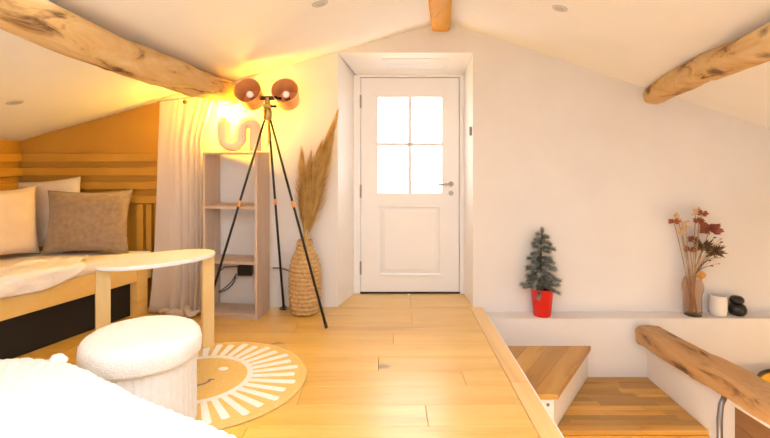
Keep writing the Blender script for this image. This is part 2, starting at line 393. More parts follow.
# ------------------------------------------------------------ beams
def log(name, pts, rads, seed, n=18, steps=46, label='', material='beam', rough=.09, flat=None):
    """irregular hewn log through pts"""
    P = [Vector(p) for p in pts]; mb = MB(); R = []
    for i in range(steps+1):
        t = i/steps*(len(P)-1); a = min(int(t), len(P)-2); f = t-a; f = f*f*(3-2*f) if len(P) > 2 else f
        c = P[a].lerp(P[a+1], f); r = rads[a]+(rads[a+1]-rads[a])*f
        d = (P[-1]-P[0]).normalized(); u = Vector((0, 0, 1)); u = (u-d*u.dot(d)).normalized(); v = d.cross(u)
        ring = []
        for k in range(n):
            g = 2*PI*k/n
            q = noise.noise(Vector((math.cos(g)*1.2+seed, math.sin(g)*1.2, i/steps*7)))*rough*2 + noise.noise(Vector((math.cos(g)*3, math.sin(g)*3+seed, i/steps*26)))*rough
            rr = r*(1+q)
            if flat:   # squared cross-section
                sxx, szz = flat; e = 2/4.2
                cx = abs(math.cos(g))**e*(1 if math.cos(g) >= 0 else -1); cz = abs(math.sin(g))**e*(1 if math.sin(g) >= 0 else -1)
                ring.append(c + (v*cx*sxx + u*cz*szz)*rr)
            else: ring.append(c + (v*math.cos(g) + u*math.sin(g))*rr)
        R.append(ring)
    # rounded ends
    def capring(ring, s, off):
        c = sum(ring, Vector())/n; return [c + (p-c)*s + off for p in ring]
    d = (P[-1]-P[0]).normalized()
    R = [capring(R[0], .6, -d*.02)] + R + [capring(R[-1], .85, d*.012), capring(R[-1], .5, d*.02)]
    mb.rings(R)
    c0 = P[len(P)//2]
    o = mb.build(name, material, smooth=60, loc=c0); tag(o, label, 'beam'); return o
log('roof_beam', [(-1.33, .4, 1.87), (-1.30, 1.5, 1.835), (-1.285, 2.3, 1.79), (-1.29, 3.2, 1.79), (-1.285, YB-.02, 1.80)], [.08, .083, .09, .096, .092], 3.1,
    label='rough pale log purlin with knots running above the curtain and shelf')
log('roof_beam', [(1.55, .8, 1.92), (1.80, 2.0, 1.86), (2.05, 3.1, 1.85), (2.27, YB-.02, 1.80)], [.085, .085, .09, .085], 8.4,
    label='crooked knotted log purlin ending above the dried flowers')
log('ridge_beam', [(.14, 1.0, 2.41), (.37, 3.24, 2.405), (.47, YB-.03, 2.40)], [.09, .085, .08], 5.7, flat=(.95, .95), rough=.04, material='ridge_wood',
    label='orange timber ridge beam above the door')

# ------------------------------------------------------------ downlights
def downlight(x, y, label):
    s = .282 if x < .5 else -.33
    z = roof(x); t = thing('downlight', label, 'light', (x, y, z))
    ang = -math.atan(s)
    t.rotation_euler = (0, ang, 0)
    mb = MB(); mb.lathe([(.030, -.002), (.030, -.006), (.042, -.008), (.048, -.004), (.048, 0)], 24, cap=False); o = mb.build('ring', 'downlight_ring', t, smooth=40)
    mb = MB(); mb.lathe([(.029, -.004), (.020, -.003), (.004, -.002)], 24); mb.build('lens', 'downlight_lens', t, smooth=60)
downlight(-.374, 2.76, 'small round recessed spotlight in the ceiling between ridge and left beam')
downlight(1.10, 3.016, 'small round recessed spotlight in the ceiling slope over the stairs')
downlight(-2.305, 2.99, 'small round recessed spotlight in the low ceiling over the daybed')

# ------------------------------------------------------------ mustard panelling behind the daybed
PXR = (161-385)*.00848
pan = thing('wall_panelling', 'mustard slatted panelling on the wall behind the daybed', 'panelling', (-2.5, YB, .5))
rel(MB().hexa([(XL+.001, YB-.012, .002), (PXR, YB-.012, .002), (PXR, YB-.001, .002), (XL+.001, YB-.001, .002),
     (XL+.001, YB-.012, roof(XL)-.002), (PXR, YB-.012, roof(PXR)-.002), (PXR, YB-.001, roof(PXR)-.002), (XL+.001, YB-.001, roof(XL)-.002)]).build('backing_board', 'mustard'), pan)
zz = lambda yp: 1.33-(yp-150)*.0084
slz = [(153.5, 161.7), (167.5, 175.5), (182, 189.2), (196, 203.2)]
for a, b in slz:
    rel(MB().box(XL+.036, PXR-.004, YB-.056, YB-.012, zz(b), zz(a), b=.003).build('slat', 'mustard'), pan)
for a, b in ((137, 144), (147.3, 152.3), (155.5, 160.5)):
    rel(MB().box((a-385)*.0084, (b-385)*.0084, YB-.054, YB-.012, .3, zz(204), b=.003).build('slat', 'mustard'), pan)
pan2 = thing('wall_panelling', 'mustard slatted panelling on the low side wall by the pillows', 'panelling', (XL, 3.0, .5))
for a, b in slz:
    rel(MB().box(XL+.001, XL+.045, 1.2, YB-.057, zz(b), zz(a), b=.002).build('slat', 'mustard'), pan2)

# ------------------------------------------------------------ daybed
bed = thing('daybed', 'built-in corner daybed with pale wooden rail and cream mattress', 'daybed', (-2.6, 3.2, 0))
B = lambda mb, n, m, sm=None, loc=None: rel(mb.build(n, m, smooth=sm, loc=loc), bed)
def edge(yv, off=0): return -1.94 - (3.98-yv)*.4216 - off   # the slanting front line
yn, yf = 1.75, 4.0
mpoly = [(edge(yf), yf-.02), (XL+.05, yf-.02), (XL+.05, yn), (edge(yn), yn)]
def softprism(poly, z0, z1, b, seg=14):
    """mattress: outline subdivided, soft top edge"""
    pts = []
    for i in range(len(poly)):
        a, c = poly[i], poly[(i+1) % len(poly)]
        for k in range(seg): pts.append((a[0]+(c[0]-a[0])*k/seg, a[1]+(c[1]-a[1])*k/seg))
    cx = sum(p[0] for p in pts)/len(pts); cy = sum(p[1] for p in pts)/len(pts)
    def ring(d, z, w=0):
        return [(p[0]-(p[0]-cx)*d/1.0, p[1]-(p[1]-cy)*d*.7, z + w*noise.noise(Vector((p[0]*3, p[1]*3, 1)))) for p in pts]
    return MB().rings([ring(.03, z0), ring(0, z0+b*.5), ring(0, z1-b), ring(.012, z1-b*.35), ring(.035, z1, .004), ring(.3, z1+.004, .008), ring(.7, z1+.004, .008), ring(.97, z1+.002)])
B(softprism(mpoly, .425, .50, .028), 'mattress', 'sheet', 60)
# front rail (slanting board), end rail, slat base, legs
rv = Vector((edge(yn)-edge(yf), yn-yf, 0)).normalized(); nv = Vector((-rv.y, rv.x, 0))
def slant(y0_, y1_, d0, d1, z0, z1):
    p0 = Vector((edge(y0_), y0_, 0)); p1 = Vector((edge(y1_), y1_, 0)); s = Vector((-1, 0, 0))
    q = [p0+s*d0, p1+s*d0, p1+s*d1, p0+s*d1]
    return MB().hexa([(p.x, p.y, z0) for p in q] + [(p.x, p.y, z1) for p in q])
B(slant(yf-.02, yn, -.004, .03, .275, .425), 'front_rail', 'pine_rail')
B(MB().box(XL+.05, edge(yf-.05)-.01, yf-.05, yf-.02, .275, .424), 'back_rail', 'pine_rail')
B(MB().prism([(edge(yf)-.035, yf-.06), (XL+.05, yf-.06), (XL+.05, yn), (edge(yn)-.035, yn)], .40, .424), 'base_board', 'pine_rail')
B(slant(yf-.06, yf-.15, -.008, .08, 0, .424), 'leg', 'pine_rail')
B(slant(yn+.10, yn+.01, -.008, .08, 0, .424), 'leg', 'pine_rail')
B(slant(yf-.16, yn+.12, .04, .055, .003, .40), 'shade_board', 'underside')  # near-black sheet standing in for the deep shade under the daybed

def pillow(name, label, material, w_, h_, th, loc, tilt, rz, corner=.06, roll=0, group=None):
    mb = MB(); n = 22; F, Bk = [], []
    for j in range(n+1):
        for i in range(n+1):
            a, b = i/n*2-1, j/n*2-1
            pin = 1 - corner*(1-abs(b)**2)*abs(a)**3*1.0; pin2 = 1 - corner*(1-abs(a)**2)*abs(b)**3
            x = a*w_/2*pin; z = b*h_/2*pin2
            puff = max(0, (1-a**4))**.55*max(0, (1-b**4))**.55
            q = th/2*puff*(1+.15*noise.noise(Vector((a*2, b*2, w_*9)))) + .004*puff*noise.noise(Vector((a*7, b*7, h_*5)))
            F.append((x, -q, z)); Bk.append((x, q, z))
    vs = F+Bk; fs = []; o = (n+1)**2
    for j in range(n):
        for i in range(n):
            k = j*(n+1)+i
            fs.append((k, k+1, k+n+2, k+n+1)); fs.append((o+k, o+k+n+1, o+k+n+2, o+k+1))
    mb.add(vs, fs)
    t = mb.build(name, material, smooth=180)
    t.rotation_euler = (Matrix.Rotation(rz, 4, 'Z') @ Matrix.Rotation(-tilt, 4, 'X') @ Matrix.Rotation(roll, 4, 'Y')).to_euler()
    zmin = min((t.rotation_euler.to_matrix() @ v.co).z for v in t.data.vertices)
    t.location = (loc[0], loc[1], .513 - zmin)
    tag(t, label, 'cushion', group)
    # piping seam along the rim
    rim = [F[i] for i in range(n+1)] + [F[(j+1)*(n+1)-1] for j in range(1, n+1)] + [F[n*(n+1)+i] for i in range(n-1, -1, -1)] + [F[j*(n+1)] for j in range(n-1, 0, -1)]
    rim.append(rim[0])
    s = MB().tube(rim, .005, 6, cap=False).build('piping', material, t, smooth=180)
    return t
pillow('cushion', 'taupe brown cushion leaning on the slatted wall', 'fabric_grey', .64, .50, .17, (-2.375, 3.84, 0), math.radians(10), math.radians(7), corner=.10)
pillow('cushion', 'cream cushion tucked behind the taupe one', 'fabric_cream', .54, .55, .10, (-2.755, 3.945, 0), math.radians(3), math.radians(-3), roll=math.radians(-5))
pillow('cushion', 'peach white cushion in front of the cream one', 'fabric_peach', .54, .53, .17, (-2.855, 3.58, 0), math.radians(8), math.radians(74), roll=math.radians(3), corner=.12)

# crumpled throw hanging over the daybed's rail
def throw():
    nU, nV = 46, 46; top = []
    for j in range(nV+1):
        for i in range(nU+1):
            u, v = i/nU, j/nV
            yv = 2.35 + u*1.15 - .12*v*math.sin(u*5)
            width = .62 - .30*u + .05*math.sin(u*9)
            s = -width + v*(width + .21 - .22*u + .04*math.sin(u*11))    # >0 : hangs over the rail
            if u > .86: s = min(s, -.02 - (u-.86)*.9)
            fold = .012 + .035*abs(noise.noise(Vector((u*5, v*6, 2))))+.024*abs(noise.noise(Vector((u*14, v*9, 7))))
            if s <= 0: p = (max(XL+.07, edge(yv)+s), yv, .505+fold)
            else:
                d = min(s, .03); p = (edge(yv)+.012+fold*.9, yv, .505 + fold*max(0, 1-s/.04) - max(0, s-.0))
            top.append(p)
    fs = []
    for j in range(nV):
        for i in range(nU):
            k = j*(nU+1)+i; fs.append((k, k+1, k+nU+2, k+nU+1))
    o = MB().add(top, fs).build('throw_blanket', 'throw', smooth=180)
    sd = o.modifiers.new('thick', 'SOLIDIFY'); sd.thickness = .007; sd.offset = 0
    tag(o, 'crumpled pale throw lying on the daybed mattress', 'blanket')
throw()

# ------------------------------------------------------------ curtain
def curtain():
    nu, nv = 150, 34; vs, fs = [], []
    zt = 0
    for j in range(nv+1):
        v = j/nv
        for i in range(nu+1):
            u = i/nu
            xt = -1.835 + u*.47                      # top
            xb = -1.85 + u*.36 - .07*(1-u)**1.5*v*v
            x = xt + (xb-xt)*min(1, v/.22)
            z1 = roof(x)-.012; z = z1*(1-v) + .012*v
            amp = (.004 + .016*v)*(.15 + 1.5*u*u)
            ph = u*u*2*PI*5 + .9*math.sin(v*2.2+u*3) + 1.4*noise.noise(Vector((u*3, v*1.5, 4)))
            yv = 3.92 + amp*math.sin(ph) + .005*noise.noise(Vector((u*10, v*4, 1)))
            if v > .88:                              # the hem pools on the floor
                k = (v-.88)/.12; yv -= .05*k*(.5+noise.noise(Vector((u*6, 3, 1)))); x += .03*k*noise.noise(Vector((u*5, 9, 1)))
            vs.append((x, min(yv, 4.0), z))
    for j in range(nv):
        for i in range(nu):
            k = j*(nu+1)+i; fs.append((k, k+1, k+nu+2, k+nu+1))
    t = thing('curtain', 'pale linen curtain hanging between daybed and open shelf', 'curtain', (-1.65, 3.92, 0))
    o = rel(MB().add(vs, fs).build('curtain_cloth', 'linen', smooth=180), t)
    sd = o.modifiers.new('thick', 'SOLIDIFY'); sd.thickness = .004
    # bunched hem
    mb = MB(); pts = []
    for k in range(24):
        q = k/23; pts.append((-1.80 + q*.32, 3.83 + .03*math.sin(q*13), .035 + .012*math.sin(q*21)))
    mb.tube(pts, [.012+.022*math.sin(PI*min(1, max(0, k/23))) + .006*math.sin(k*2.2) for k in range(24)], 12)
    rel(mb.build('hem', 'linen', smooth=180), t)
    rel(MB().tube([(-1.86, 3.92, roof(-1.86)-.03), (-1.40, 3.92, roof(-1.40)-.10)], .007, 8).build('curtain_wire', 'steel'), t)
    rel(MB().ball((-1.60, 3.84, 1.715), .018).build('hook_knob', 'bark', smooth=180), t)
curtain()

# ------------------------------------------------------------ open shelf
SHL = (-1.225, 3.785, 0)
sh = thing('shelf_unit', 'narrow pale wood open shelf with three compartments', 'shelf', SHL, math.radians(-9))
SW, SD, SH, TK = .458, .245, 1.312, .02
def sp(mb, n): return mb.build(n, 'oak_pale', sh)
sp(MB().box(-SW/2, -SW/2+TK, 0, SD, 0, SH-TK, b=.001), 'side_panel')
sp(MB().box(SW/2-TK, SW/2, 0, SD, 0, SH-TK, b=.001), 'side_panel')
sp(MB().box(-SW/2, SW/2, 0, SD, SH-TK, SH, b=.001), 'top_board')
for z in (.875, .44, .03): sp(MB().box(-SW/2+TK, SW/2-TK, .003, SD, z-TK/2, z+TK/2), 'shelf_board')
sp(MB().box(-SW/2+TK, SW/2-TK, .015, .03, 0, .02), 'kick_board')

# power adapter on the wall behind the shelf, with its cables
pa = thing('power_adapter', 'black power adapter plugged in behind the lowest shelf compartment', 'adapter', (-1.187, YB, .32))
rel(MB().box(-1.235, -1.115, YB-.055, YB-.001, .275, .365, b=.006).build('housing', 'black_plastic'), pa)
cb = [(-1.23, YB-.03, .35), (-1.35, YB-.03, .345), (-1.40, YB-.05, .30), (-1.42, YB-.06, .34)]
rel(MB().tube(cb, .0045, 6).build('cable', 'black_plastic', smooth=180), pa)
cc = []
for k in range(22):
    q = k/21; cc.append((-1.25 - .10*math.sin(q*PI*1.15) - .06*q + .02*math.sin(q*9), YB-.035, .29 - .20*math.sin(q*PI*.75) + .12*q*q))
rel(MB().tube(cc, .0045, 6).build('cable', 'black_plastic', smooth=180), pa)

# ------------------------------------------------------------ S-shaped lamp on the shelf
lp = thing('table_lamp', 'sand coloured S-shaped table lamp with glowing bulb on the shelf', 'lamp', (-1.22, 3.93, SH))
path = []
R1, LXX, LY_, ZB = .072, -1.305, 3.875, SH+.052
for k in range(6): path.append((LXX, LY_, ZB+.072+.125 - k*.125/6))
for k in range(13): a = PI + PI*k/12; path.append((LXX+R1+R1*math.cos(a), LY_, ZB+.072+R1*math.sin(a)))
for k in range(1, 4): path.append((LXX+2*R1, LY_, ZB+.072 + .055*k/4))
for k in range(13): a = PI - PI*k/12; path.append((LXX+2*R1+.058+.058*math.cos(a), LY_, ZB+.127+.058*math.sin(a)))
for k in range(1, 6): path.append((LXX+2*R1+.116, LY_, ZB+.127 - (.127+.045)*k/5))
rel(MB().tube(path, .046, 18).build('lamp_body', 'ceramic_sand', smooth=50), lp)
bz = ZB+.072+.125
rel(MB().lathe([(.018, 0), (.022, .018), (.022, .03)], 16, (LXX, LY_, bz)).build('socket', 'brass', smooth=40), lp)
rel(MB().lathe([(.018, .028), (.028, .038), (.040, .06), (.043, .08), (.037, .102), (.022, .116), (.005, .12)], 20, (LXX, LY_, bz)).build('bulb', 'bulb_on', smooth=180), lp)

# ------------------------------------------------------------ tripod lamp
AP = Vector((-.905, 3.70, 1.60))
tl = thing('tripod_lamp', 'black tripod floor lamp with two copper spotlight cups', 'lamp', (AP.x, AP.y, 0))
T = lambda mb, n, m, sm=180: rel(mb.build(n, m, smooth=sm), tl)
feet = [Vector((-.437, 3.585, .0)), Vector((-1.40, 3.70, .0)), Vector((-.845, 4.01, .0))]
for f in feet:
    d = (f-AP); top = AP + d*.02 + Vector((d.x, d.y, 0)).normalized()*.012
    knee = top.lerp(f, .42)
    leg = T(MB().tube([top, top.lerp(f, .985)], [.0085, .0105], 10), 'leg', 'black_metal')
    g = MB().tube([top.lerp(f, .975), f + Vector((0, 0, .001))], [.013, .012], 10).build('rubber_foot', 'black_plastic', smooth=180)
    rel(g, tl); g.parent = leg; g.matrix_parent_inverse = Matrix()
    c = MB().tube([top.lerp(f, .40), top.lerp(f, .43)], .013, 10).build('collar', 'copper', smooth=180)
    c.parent = leg
T(MB().lathe([(.03, -.04), (.036, -.02), (.036, .03), (.026, .05), (.02, .10), (.02, .135)], 16, AP), 'tripod_head', 'brass', 40)
T(MB().box(AP.x-.075, AP.x+.075, AP.y-.014, AP.y+.014, AP.z+.115, AP.z+.145, b=.004), 'cross_bar', 'black_metal', None)
T(MB().box(AP.x-.03, AP.x+.03, AP.y-.03, AP.y+.02, AP.z+.05, AP.z+.085, b=.006), 'clamp', 'brass', None)
T(MB().tube([(AP.x+.03, AP.y-.005, AP.z+.066), (AP.x+.07, AP.y-.005, AP.z+.066)], [.008, .012], 10), 'knob', 'black_metal')
T(MB().tube([(AP.x+.01, AP.y-.02, AP.z-.03), (AP.x+.012, AP.y-.022, AP.z-.10), (AP.x+.016, AP.y-.015, AP.z-.19), (AP.x+.004, AP.y-.02, AP.z-.24)], [.009, .007, .008, .006], 8), 'strap', 'strap')
for sx_ in (-1, 1):
    c = Vector((AP.x + sx_*.142, AP.y-.05, AP.z+.185))        # centre of the mouth
    ax = Vector((sx_*.03, -.86, .34)).normalized()             # the cup looks into the room and a little up
    u = ax.cross(Vector((0, 0, 1))).normalized(); v = u.cross(ax)
    def rg(r, d): return [c + ax*d + (u*math.cos(t)+v*math.sin(t))*r for t in [2*PI*k/28 for k in range(28)]]
    cup = T(MB().rings([rg(.098, .0), rg(.102, -.004), rg(.101, -.015), rg(.094, -.10), rg(.092, -.165), rg(.085, -.18), rg(.03, -.185)], cap=False), 'lamp_cup', 'copper', 40)
    ins = MB().rings([rg(.098, 0), rg(.092, -.10), rg(.084, -.168), rg(.02, -.17)], cap=False).build('cup_lining', 'copper_inside', smooth=60); ins.parent = cup
    rim = MB().tube([c+(u*math.cos(t)+v*math.sin(t))*.1 for t in [2*PI*k/28 for k in range(29)]], .004, 6, cap=False).build('rim', 'copper', smooth=180); rim.parent = cup
    bl = MB().ball(c - ax*.07, .027, n=14, m=10).build('bulb', 'bulb_off', smooth=180); bl.parent = cup
    so = MB().tube([c-ax*.168, c-ax*.09], [.022, .02], 12).build('socket', 'brass', smooth=40); so.parent = cup
    for q in (cup,): pass
    for q in (ins, rim, bl, so): q.matrix_parent_inverse = cup.matrix_parent_inverse.copy() if False else Matrix()
    T(MB().tube([(AP.x+sx_*.06, AP.y, AP.z+.13), (AP.x+sx_*.10, AP.y+.02, AP.z+.13)], .011, 8), 'cup_bracket', 'black_metal')
# cable of the lamp
cpts = []
for k in range(18):
    q = k/17; cpts.append((-.845+.028*math.cos(q*7.5), 3.985-.02*math.sin(q*7.5), .008+.02*q))
T(MB().tube(cpts, .0045, 6), 'cable', 'black_plastic')
T(MB().tube([(-.945, 4.05, .335), (-.90, 4.03, .34), (-.83, 4.0, .335), (-.795, 3.99, .322)], .0045, 6), 'cable', 'black_plastic')

# ------------------------------------------------------------ woven vase and pampas
VX, VY = -.655, 3.925
va = thing('floor_vase', 'tall woven rattan bottle vase on the floor', 'vase', (VX, VY, 0))
prof0 = [(.0, .095), (.02, .113), (.12, .125), (.28, .127), (.38, .122), (.45, .105), (.50, .078), (.54, .063), (.585, .060)]
def pr(z):
    for (a, ra), (b, rb) in zip(prof0[:-1], prof0[1:]):
        if a <= z <= b: return ra + (rb-ra)*(z-a)/(b-a)
    return prof0[-1][1]
prof = []; nco = 17
for i in range(nco*5+1):
    z = .585*i/(nco*5); q = (i % 5)/5; prof.append((pr(z) - .009 + .014*math.sin(PI*q), z))
def knots(a, z):
    kk = int(z/.585*nco); return .0035*math.sin(a*15 + kk*2.4)
rel(MB().lathe(prof, 90, (VX, VY, 0), fn=knots).build('woven_body', 'rattan', smooth=70), va)
rel(MB().lathe([(.052, .572), (.062, .578), (.064, .586), (.06, .594), (.052, .592), (.05, .575)], 30, (VX, VY, 0)).build('rim', 'rattan', smooth=70), va)
def pampas(tip, plume, spread, seed, dens=900):
    rnd = random.Random(seed)
    base = Vector((VX + rnd.uniform(-.02, .02), VY + rnd.uniform(-.02, .02), .50))
    tip = Vector(tip); mid = base.lerp(tip, .5) + Vector((-.05*(tip.x-VX)/.3, 0, .02))
    def at(q): return base*(1-q)**2 + mid*2*q*(1-q) + tip*q*q
    t = thing('pampas_stalk', 'dried golden pampas stalk standing in the woven floor vase', 'dried grass', (VX, VY, .5), 0, 'pampas stalks in the woven vase')
    rel(MB().tube([at(k/12) for k in range(13)], [.004]*9+[.003, .003, .002, .0015], 6).build('stem', 'pampas', smooth=180), t)
    mb = MB()
    for i in range(dens):
        q = 1-plume + plume*rnd.random()
        p = at(q); d = (at(min(1, q+.02))-at(q-.02)).normalized()
        env = math.sin(PI*min(1, max(.02, (q-(1-plume))/plume))**.7)*.9+.12
        a = rnd.uniform(0, 2*PI); side = Vector((math.cos(a), math.sin(a)*.8, 0)); side = (side-d*side.dot(d)).normalized()
        ln = rnd.uniform(.10, .21); w_ = rnd.uniform(.0011, .0024)
        e = p + d*ln*.9 + side*spread*env*rnd.uniform(.1, 1.7) - Vector((0, 0, .02*rnd.random()))
        m_ = p.lerp(e, .55) + side*spread*.25*env
        for pp in (p, m_, e):
            if pp.y > YB-.012: pp.y = YB-.012
        n_ = d.cross(side)*w_
        mb.add([p-n_*.5, p+n_*.5, m_+n_, e, m_-n_], [(0, 1, 2, 4), (4, 2, 3)])
    o = rel(mb.build('plume', 'pampas'), t); o['kind'] = 'stuff'
for i, (tx, tz, pl, spd) in enumerate([(-.415, 1.54, .84, .06), (-.44, 1.46, .84, .07), (-.485, 1.38, .84, .07), (-.54, 1.28, .82, .065), (-.61, 1.20, .8, .06), (-.68, 1.22, .7, .06), (-.46, 1.32, .84, .07), (-.64, 1.05, .75, .06)]):
    pampas((tx, 3.88+.03*(i % 3), tz), pl, spd, 40+i)

# ------------------------------------------------------------ round rug
RC, RR = (-1.0, 2.775), .540
rug = thing('rug', 'round yellow rug with a white sun ring and smiling face', 'rug', (RC[0], RC[1], 0))
G = lambda mb, n, m, sm=None: rel(mb.build(n, m, smooth=sm), rug)
G(MB().lathe([(RR-.006, .001), (RR, .004), (RR-.004, .009), (RR-.02, .010), (.01, .010)], 72, (RC[0], RC[1], 0)), 'rug_base', 'rug_yellow', 60)
G(MB().lathe([(RR-.022, .0095), (RR-.018, .0115), (RR-.012, .0115), (RR-.010, .0095)], 72, (RC[0], RC[1], 0), ).build if False else MB().lathe([(RR-.010, .0095), (RR-.012, .0118), (RR-.018, .0118), (RR-.022, .0095)], 72, (RC[0], RC[1], 0), cap=False), 'border_stitch', 'rug_yellow', 60)
FC, FR = (-1.075, 2.78), .268
def ringmesh(c, r0, r1, z0, z1, n=72):
    return MB().lathe([(r0, z0), (r0, z1), (r1, z1), (r1, z0)], n, (c[0], c[1], 0), cap=False)
G(ringmesh(FC, FR, FR+.032, .0098, .0125), 'white_ring', 'rug_white')
nr = 36
for k in range(nr):
    a = 2*PI*(k+.5)/nr
    s0 = Vector((FC[0]+math.cos(a)*(FR+.028), FC[1]+math.sin(a)*(FR+.028), 0))
    d = Vector((math.cos(a), math.sin(a), 0)); o_ = s0-Vector((RC[0], RC[1], 0))
    bq = o_.dot(d); Rm = RR - (.055 if k % 2 else .075); tt = -bq + math.sqrt(max(0, bq*bq - o_.dot(o_) + Rm*Rm))
    p_ = Vector((-d.y, d.x, 0)); e_ = s0+d*tt
    q = [s0-p_*.016, e_-p_*.021, e_+d*.008, e_+p_*.021, s0+p_*.016]
    G(MB().rings([[(p.x, p.y, .0098) for p in q], [(p.x, p.y, .0125) for p in q]]), 'ray', 'rug_white')
for ex in (-1, 1):
    cx_, cy_ = FC[0]+ex*.10, FC[1]+.115
    G(MB().rings([[(cx_+.030*math.cos(t), cy_+.022*math.sin(t), z) for t in [2*PI*k/18 for k in range(18)]] for z in (.0098, .0125)]), 'eye', 'rug_white')
sm_ = [(FC[0]+.075*math.cos(t), FC[1]+.0+.075*math.sin(t)-.02, .0105) for t in [PI + PI*k/14 for k in range(15)]]
G(MB().tube(sm_, .005, 6), 'smile', 'rug_line')
for ex in (-1, 1):
    G(MB().tube([(FC[0]+ex*.06, FC[1]-.03, .0105), (FC[0]+ex*.078, FC[1]-.018, .0105), (FC[0]+ex*.094, FC[1]-.02, .0105)], .004, 6), 'dimple', 'rug_line')

# ------------------------------------------------------------ side table
tb = thing('side_table', 'oval white side table on two flat pine plank legs', 'table', (-1.43, 3.03, 0), math.atan2(.40, .52))
TZ = .652
oval = [(.350*abs(math.cos(t))**.9*(1 if math.cos(t) > 0 else -1), .185*abs(math.sin(t))**1.0*(1 if math.sin(t) > 0 else -1), 0) for t in [2*PI*k/56 for k in range(56)]]
def orr(s, z): return [(x*s, y*s, z) for x, y, _ in oval]
MB().rings([orr(.985, TZ-.024), orr(1, TZ-.019), orr(1, TZ-.005), orr(.985, TZ)]).build('table_top', 'table_white', tb, smooth=40)
for s in (-1, 1):
    lg = MB().box(s*.305-.038, s*.305+.038, -.019, .019, 0, TZ-.022, b=.002).build('leg', 'pine', tb)
    lg.location.z = .0005 if s < 0 else .0005
    for xv in (-.022, 0, .022):
        MB().lathe([(.005, 0), (.005, .0012)], 10, (s*.305+xv, 0, TZ-.001)).build('dowel', 'pine', lg)

# ------------------------------------------------------------ pouf
PC = (-1.155, 2.285)
po = thing('pouf', 'round white storage pouf with fleecy lid and ribbed knit side', 'pouf', (PC[0], PC[1], 0))
rib = lambda a, z: .004*abs(math.sin(a*22)) + .0015*math.sin(a*44+z*240)
bp_ = [(.225, .014), (.236, .022)] + [(.238, .03+.325*k/30) for k in range(31)]
rel(MB().lathe(bp_, 176, (PC[0], PC[1], 0), fn=rib).build('body', 'knit', smooth=180), po)
fz = lambda a, z: .004*noise.noise(Vector((math.cos(a)*16, math.sin(a)*16, z*60)))
lidp = [(.24, .352), (.258, .356), (.263, .368), (.264, .41), (.261, .434), (.252, .452), (.232, .464), (.19, .469), (.13, .471), (.06, .472), (.008, .472)]
rel(MB().lathe(lidp, 120, (PC[0], PC[1], 0), fn=fz).build('lid', 'sherpa', smooth=180), po)
sk = lambda a, z: .004*noise.noise(Vector((math.cos(a)*16, math.sin(a)*16, z*60)))

# ------------------------------------------------------------ foreground bed with plush throw
fb = thing('plush_bed', 'bed corner covered by a white ribbed plush blanket', 'bed', (-1.05, 1.2, 0))
ctrl = [(-.30, 1.295), (-.83, 1.63), (-1.20, 1.868), (-1.36, 1.925), (-1.54, 1.925), (-1.85, 1.80), (-2.0, 1.45), (-1.8, .95), (-1.2, .55), (-.6, .5), (-.2, .85)]
def cr(P, t):
    n = len(P); i = int(t) % n; f = t-int(t)
    p0, p1, p2, p3 = [Vector(P[(i+k) % n]) for k in (-1, 0, 1, 2)]
    return .5*((2*p1)+(p2-p0)*f+(2*p0-5*p1+4*p2-p3)*f*f+(3*p1-p0-3*p2+p3)*f**3)
outl = []; tot = 0; dense = [cr(ctrl, k/40) for k in range(len(ctrl)*40)]
seg = [0]
for k in range(len(dense)): seg.append(seg[-1]+(dense[(k+1) % len(dense)]-dense[k]).length)
NO = 420; j = 0
for k in range(NO):
    s = seg[-1]*k/NO
    while seg[j+1] < s: j += 1
    f = (s-seg[j])/(seg[j+1]-seg[j]); outl.append(dense[j % len(dense)].lerp(dense[(j+1) % len(dense)], f))
cen = Vector((-1.1, 1.2))
nE = Vector((.53, .85)); tE = Vector((.85, -.53))
def ribh(p): return .011*abs(math.sin(p.dot(tE)/.046*PI))+.004*noise.noise(Vector((p.x*22, p.y*22, 0)))
R = []
for (s, z) in [(.985, .06), (1.02, .12), (1.025, .25), (1.025, .38), (1.02, .44), (1.005, .468), (.985, .484), (.96, .492), (.92, .497), (.86, .50), (.78, .503), (.68, .506), (.56, .508), (.42, .51), (.26, .51), (.1, .51)]:
    ring = []
    for p in outl:
        q = cen+(p-cen)*s; hgt = ribh(q); dn = (p-cen).normalized()
        k = 1 if z < .45 else max(0, (.5-z)/.05)
        ring.append((q.x+dn.x*hgt*min(1, k), q.y+dn.y*hgt*min(1, k), z + (hgt if z > .44 else 0)))
    R.append(ring)
rel(MB().rings(R, cap=True).build('plush_blanket', 'plush', smooth=180), fb)
rel(MB().prism([(cen.x+(p.x-cen.x)*.93, cen.y+(p.y-cen.y)*.93) for p in outl[::10]], 0, .3).build('bed_base', 'white_trim'), fb)
mb = MB(); mb.ball((-1.305, 1.915, .49), .035, .03, .025, n=14, m=10, jit=.12)
rel(mb.build('tassel', 'plush', smooth=180), fb)

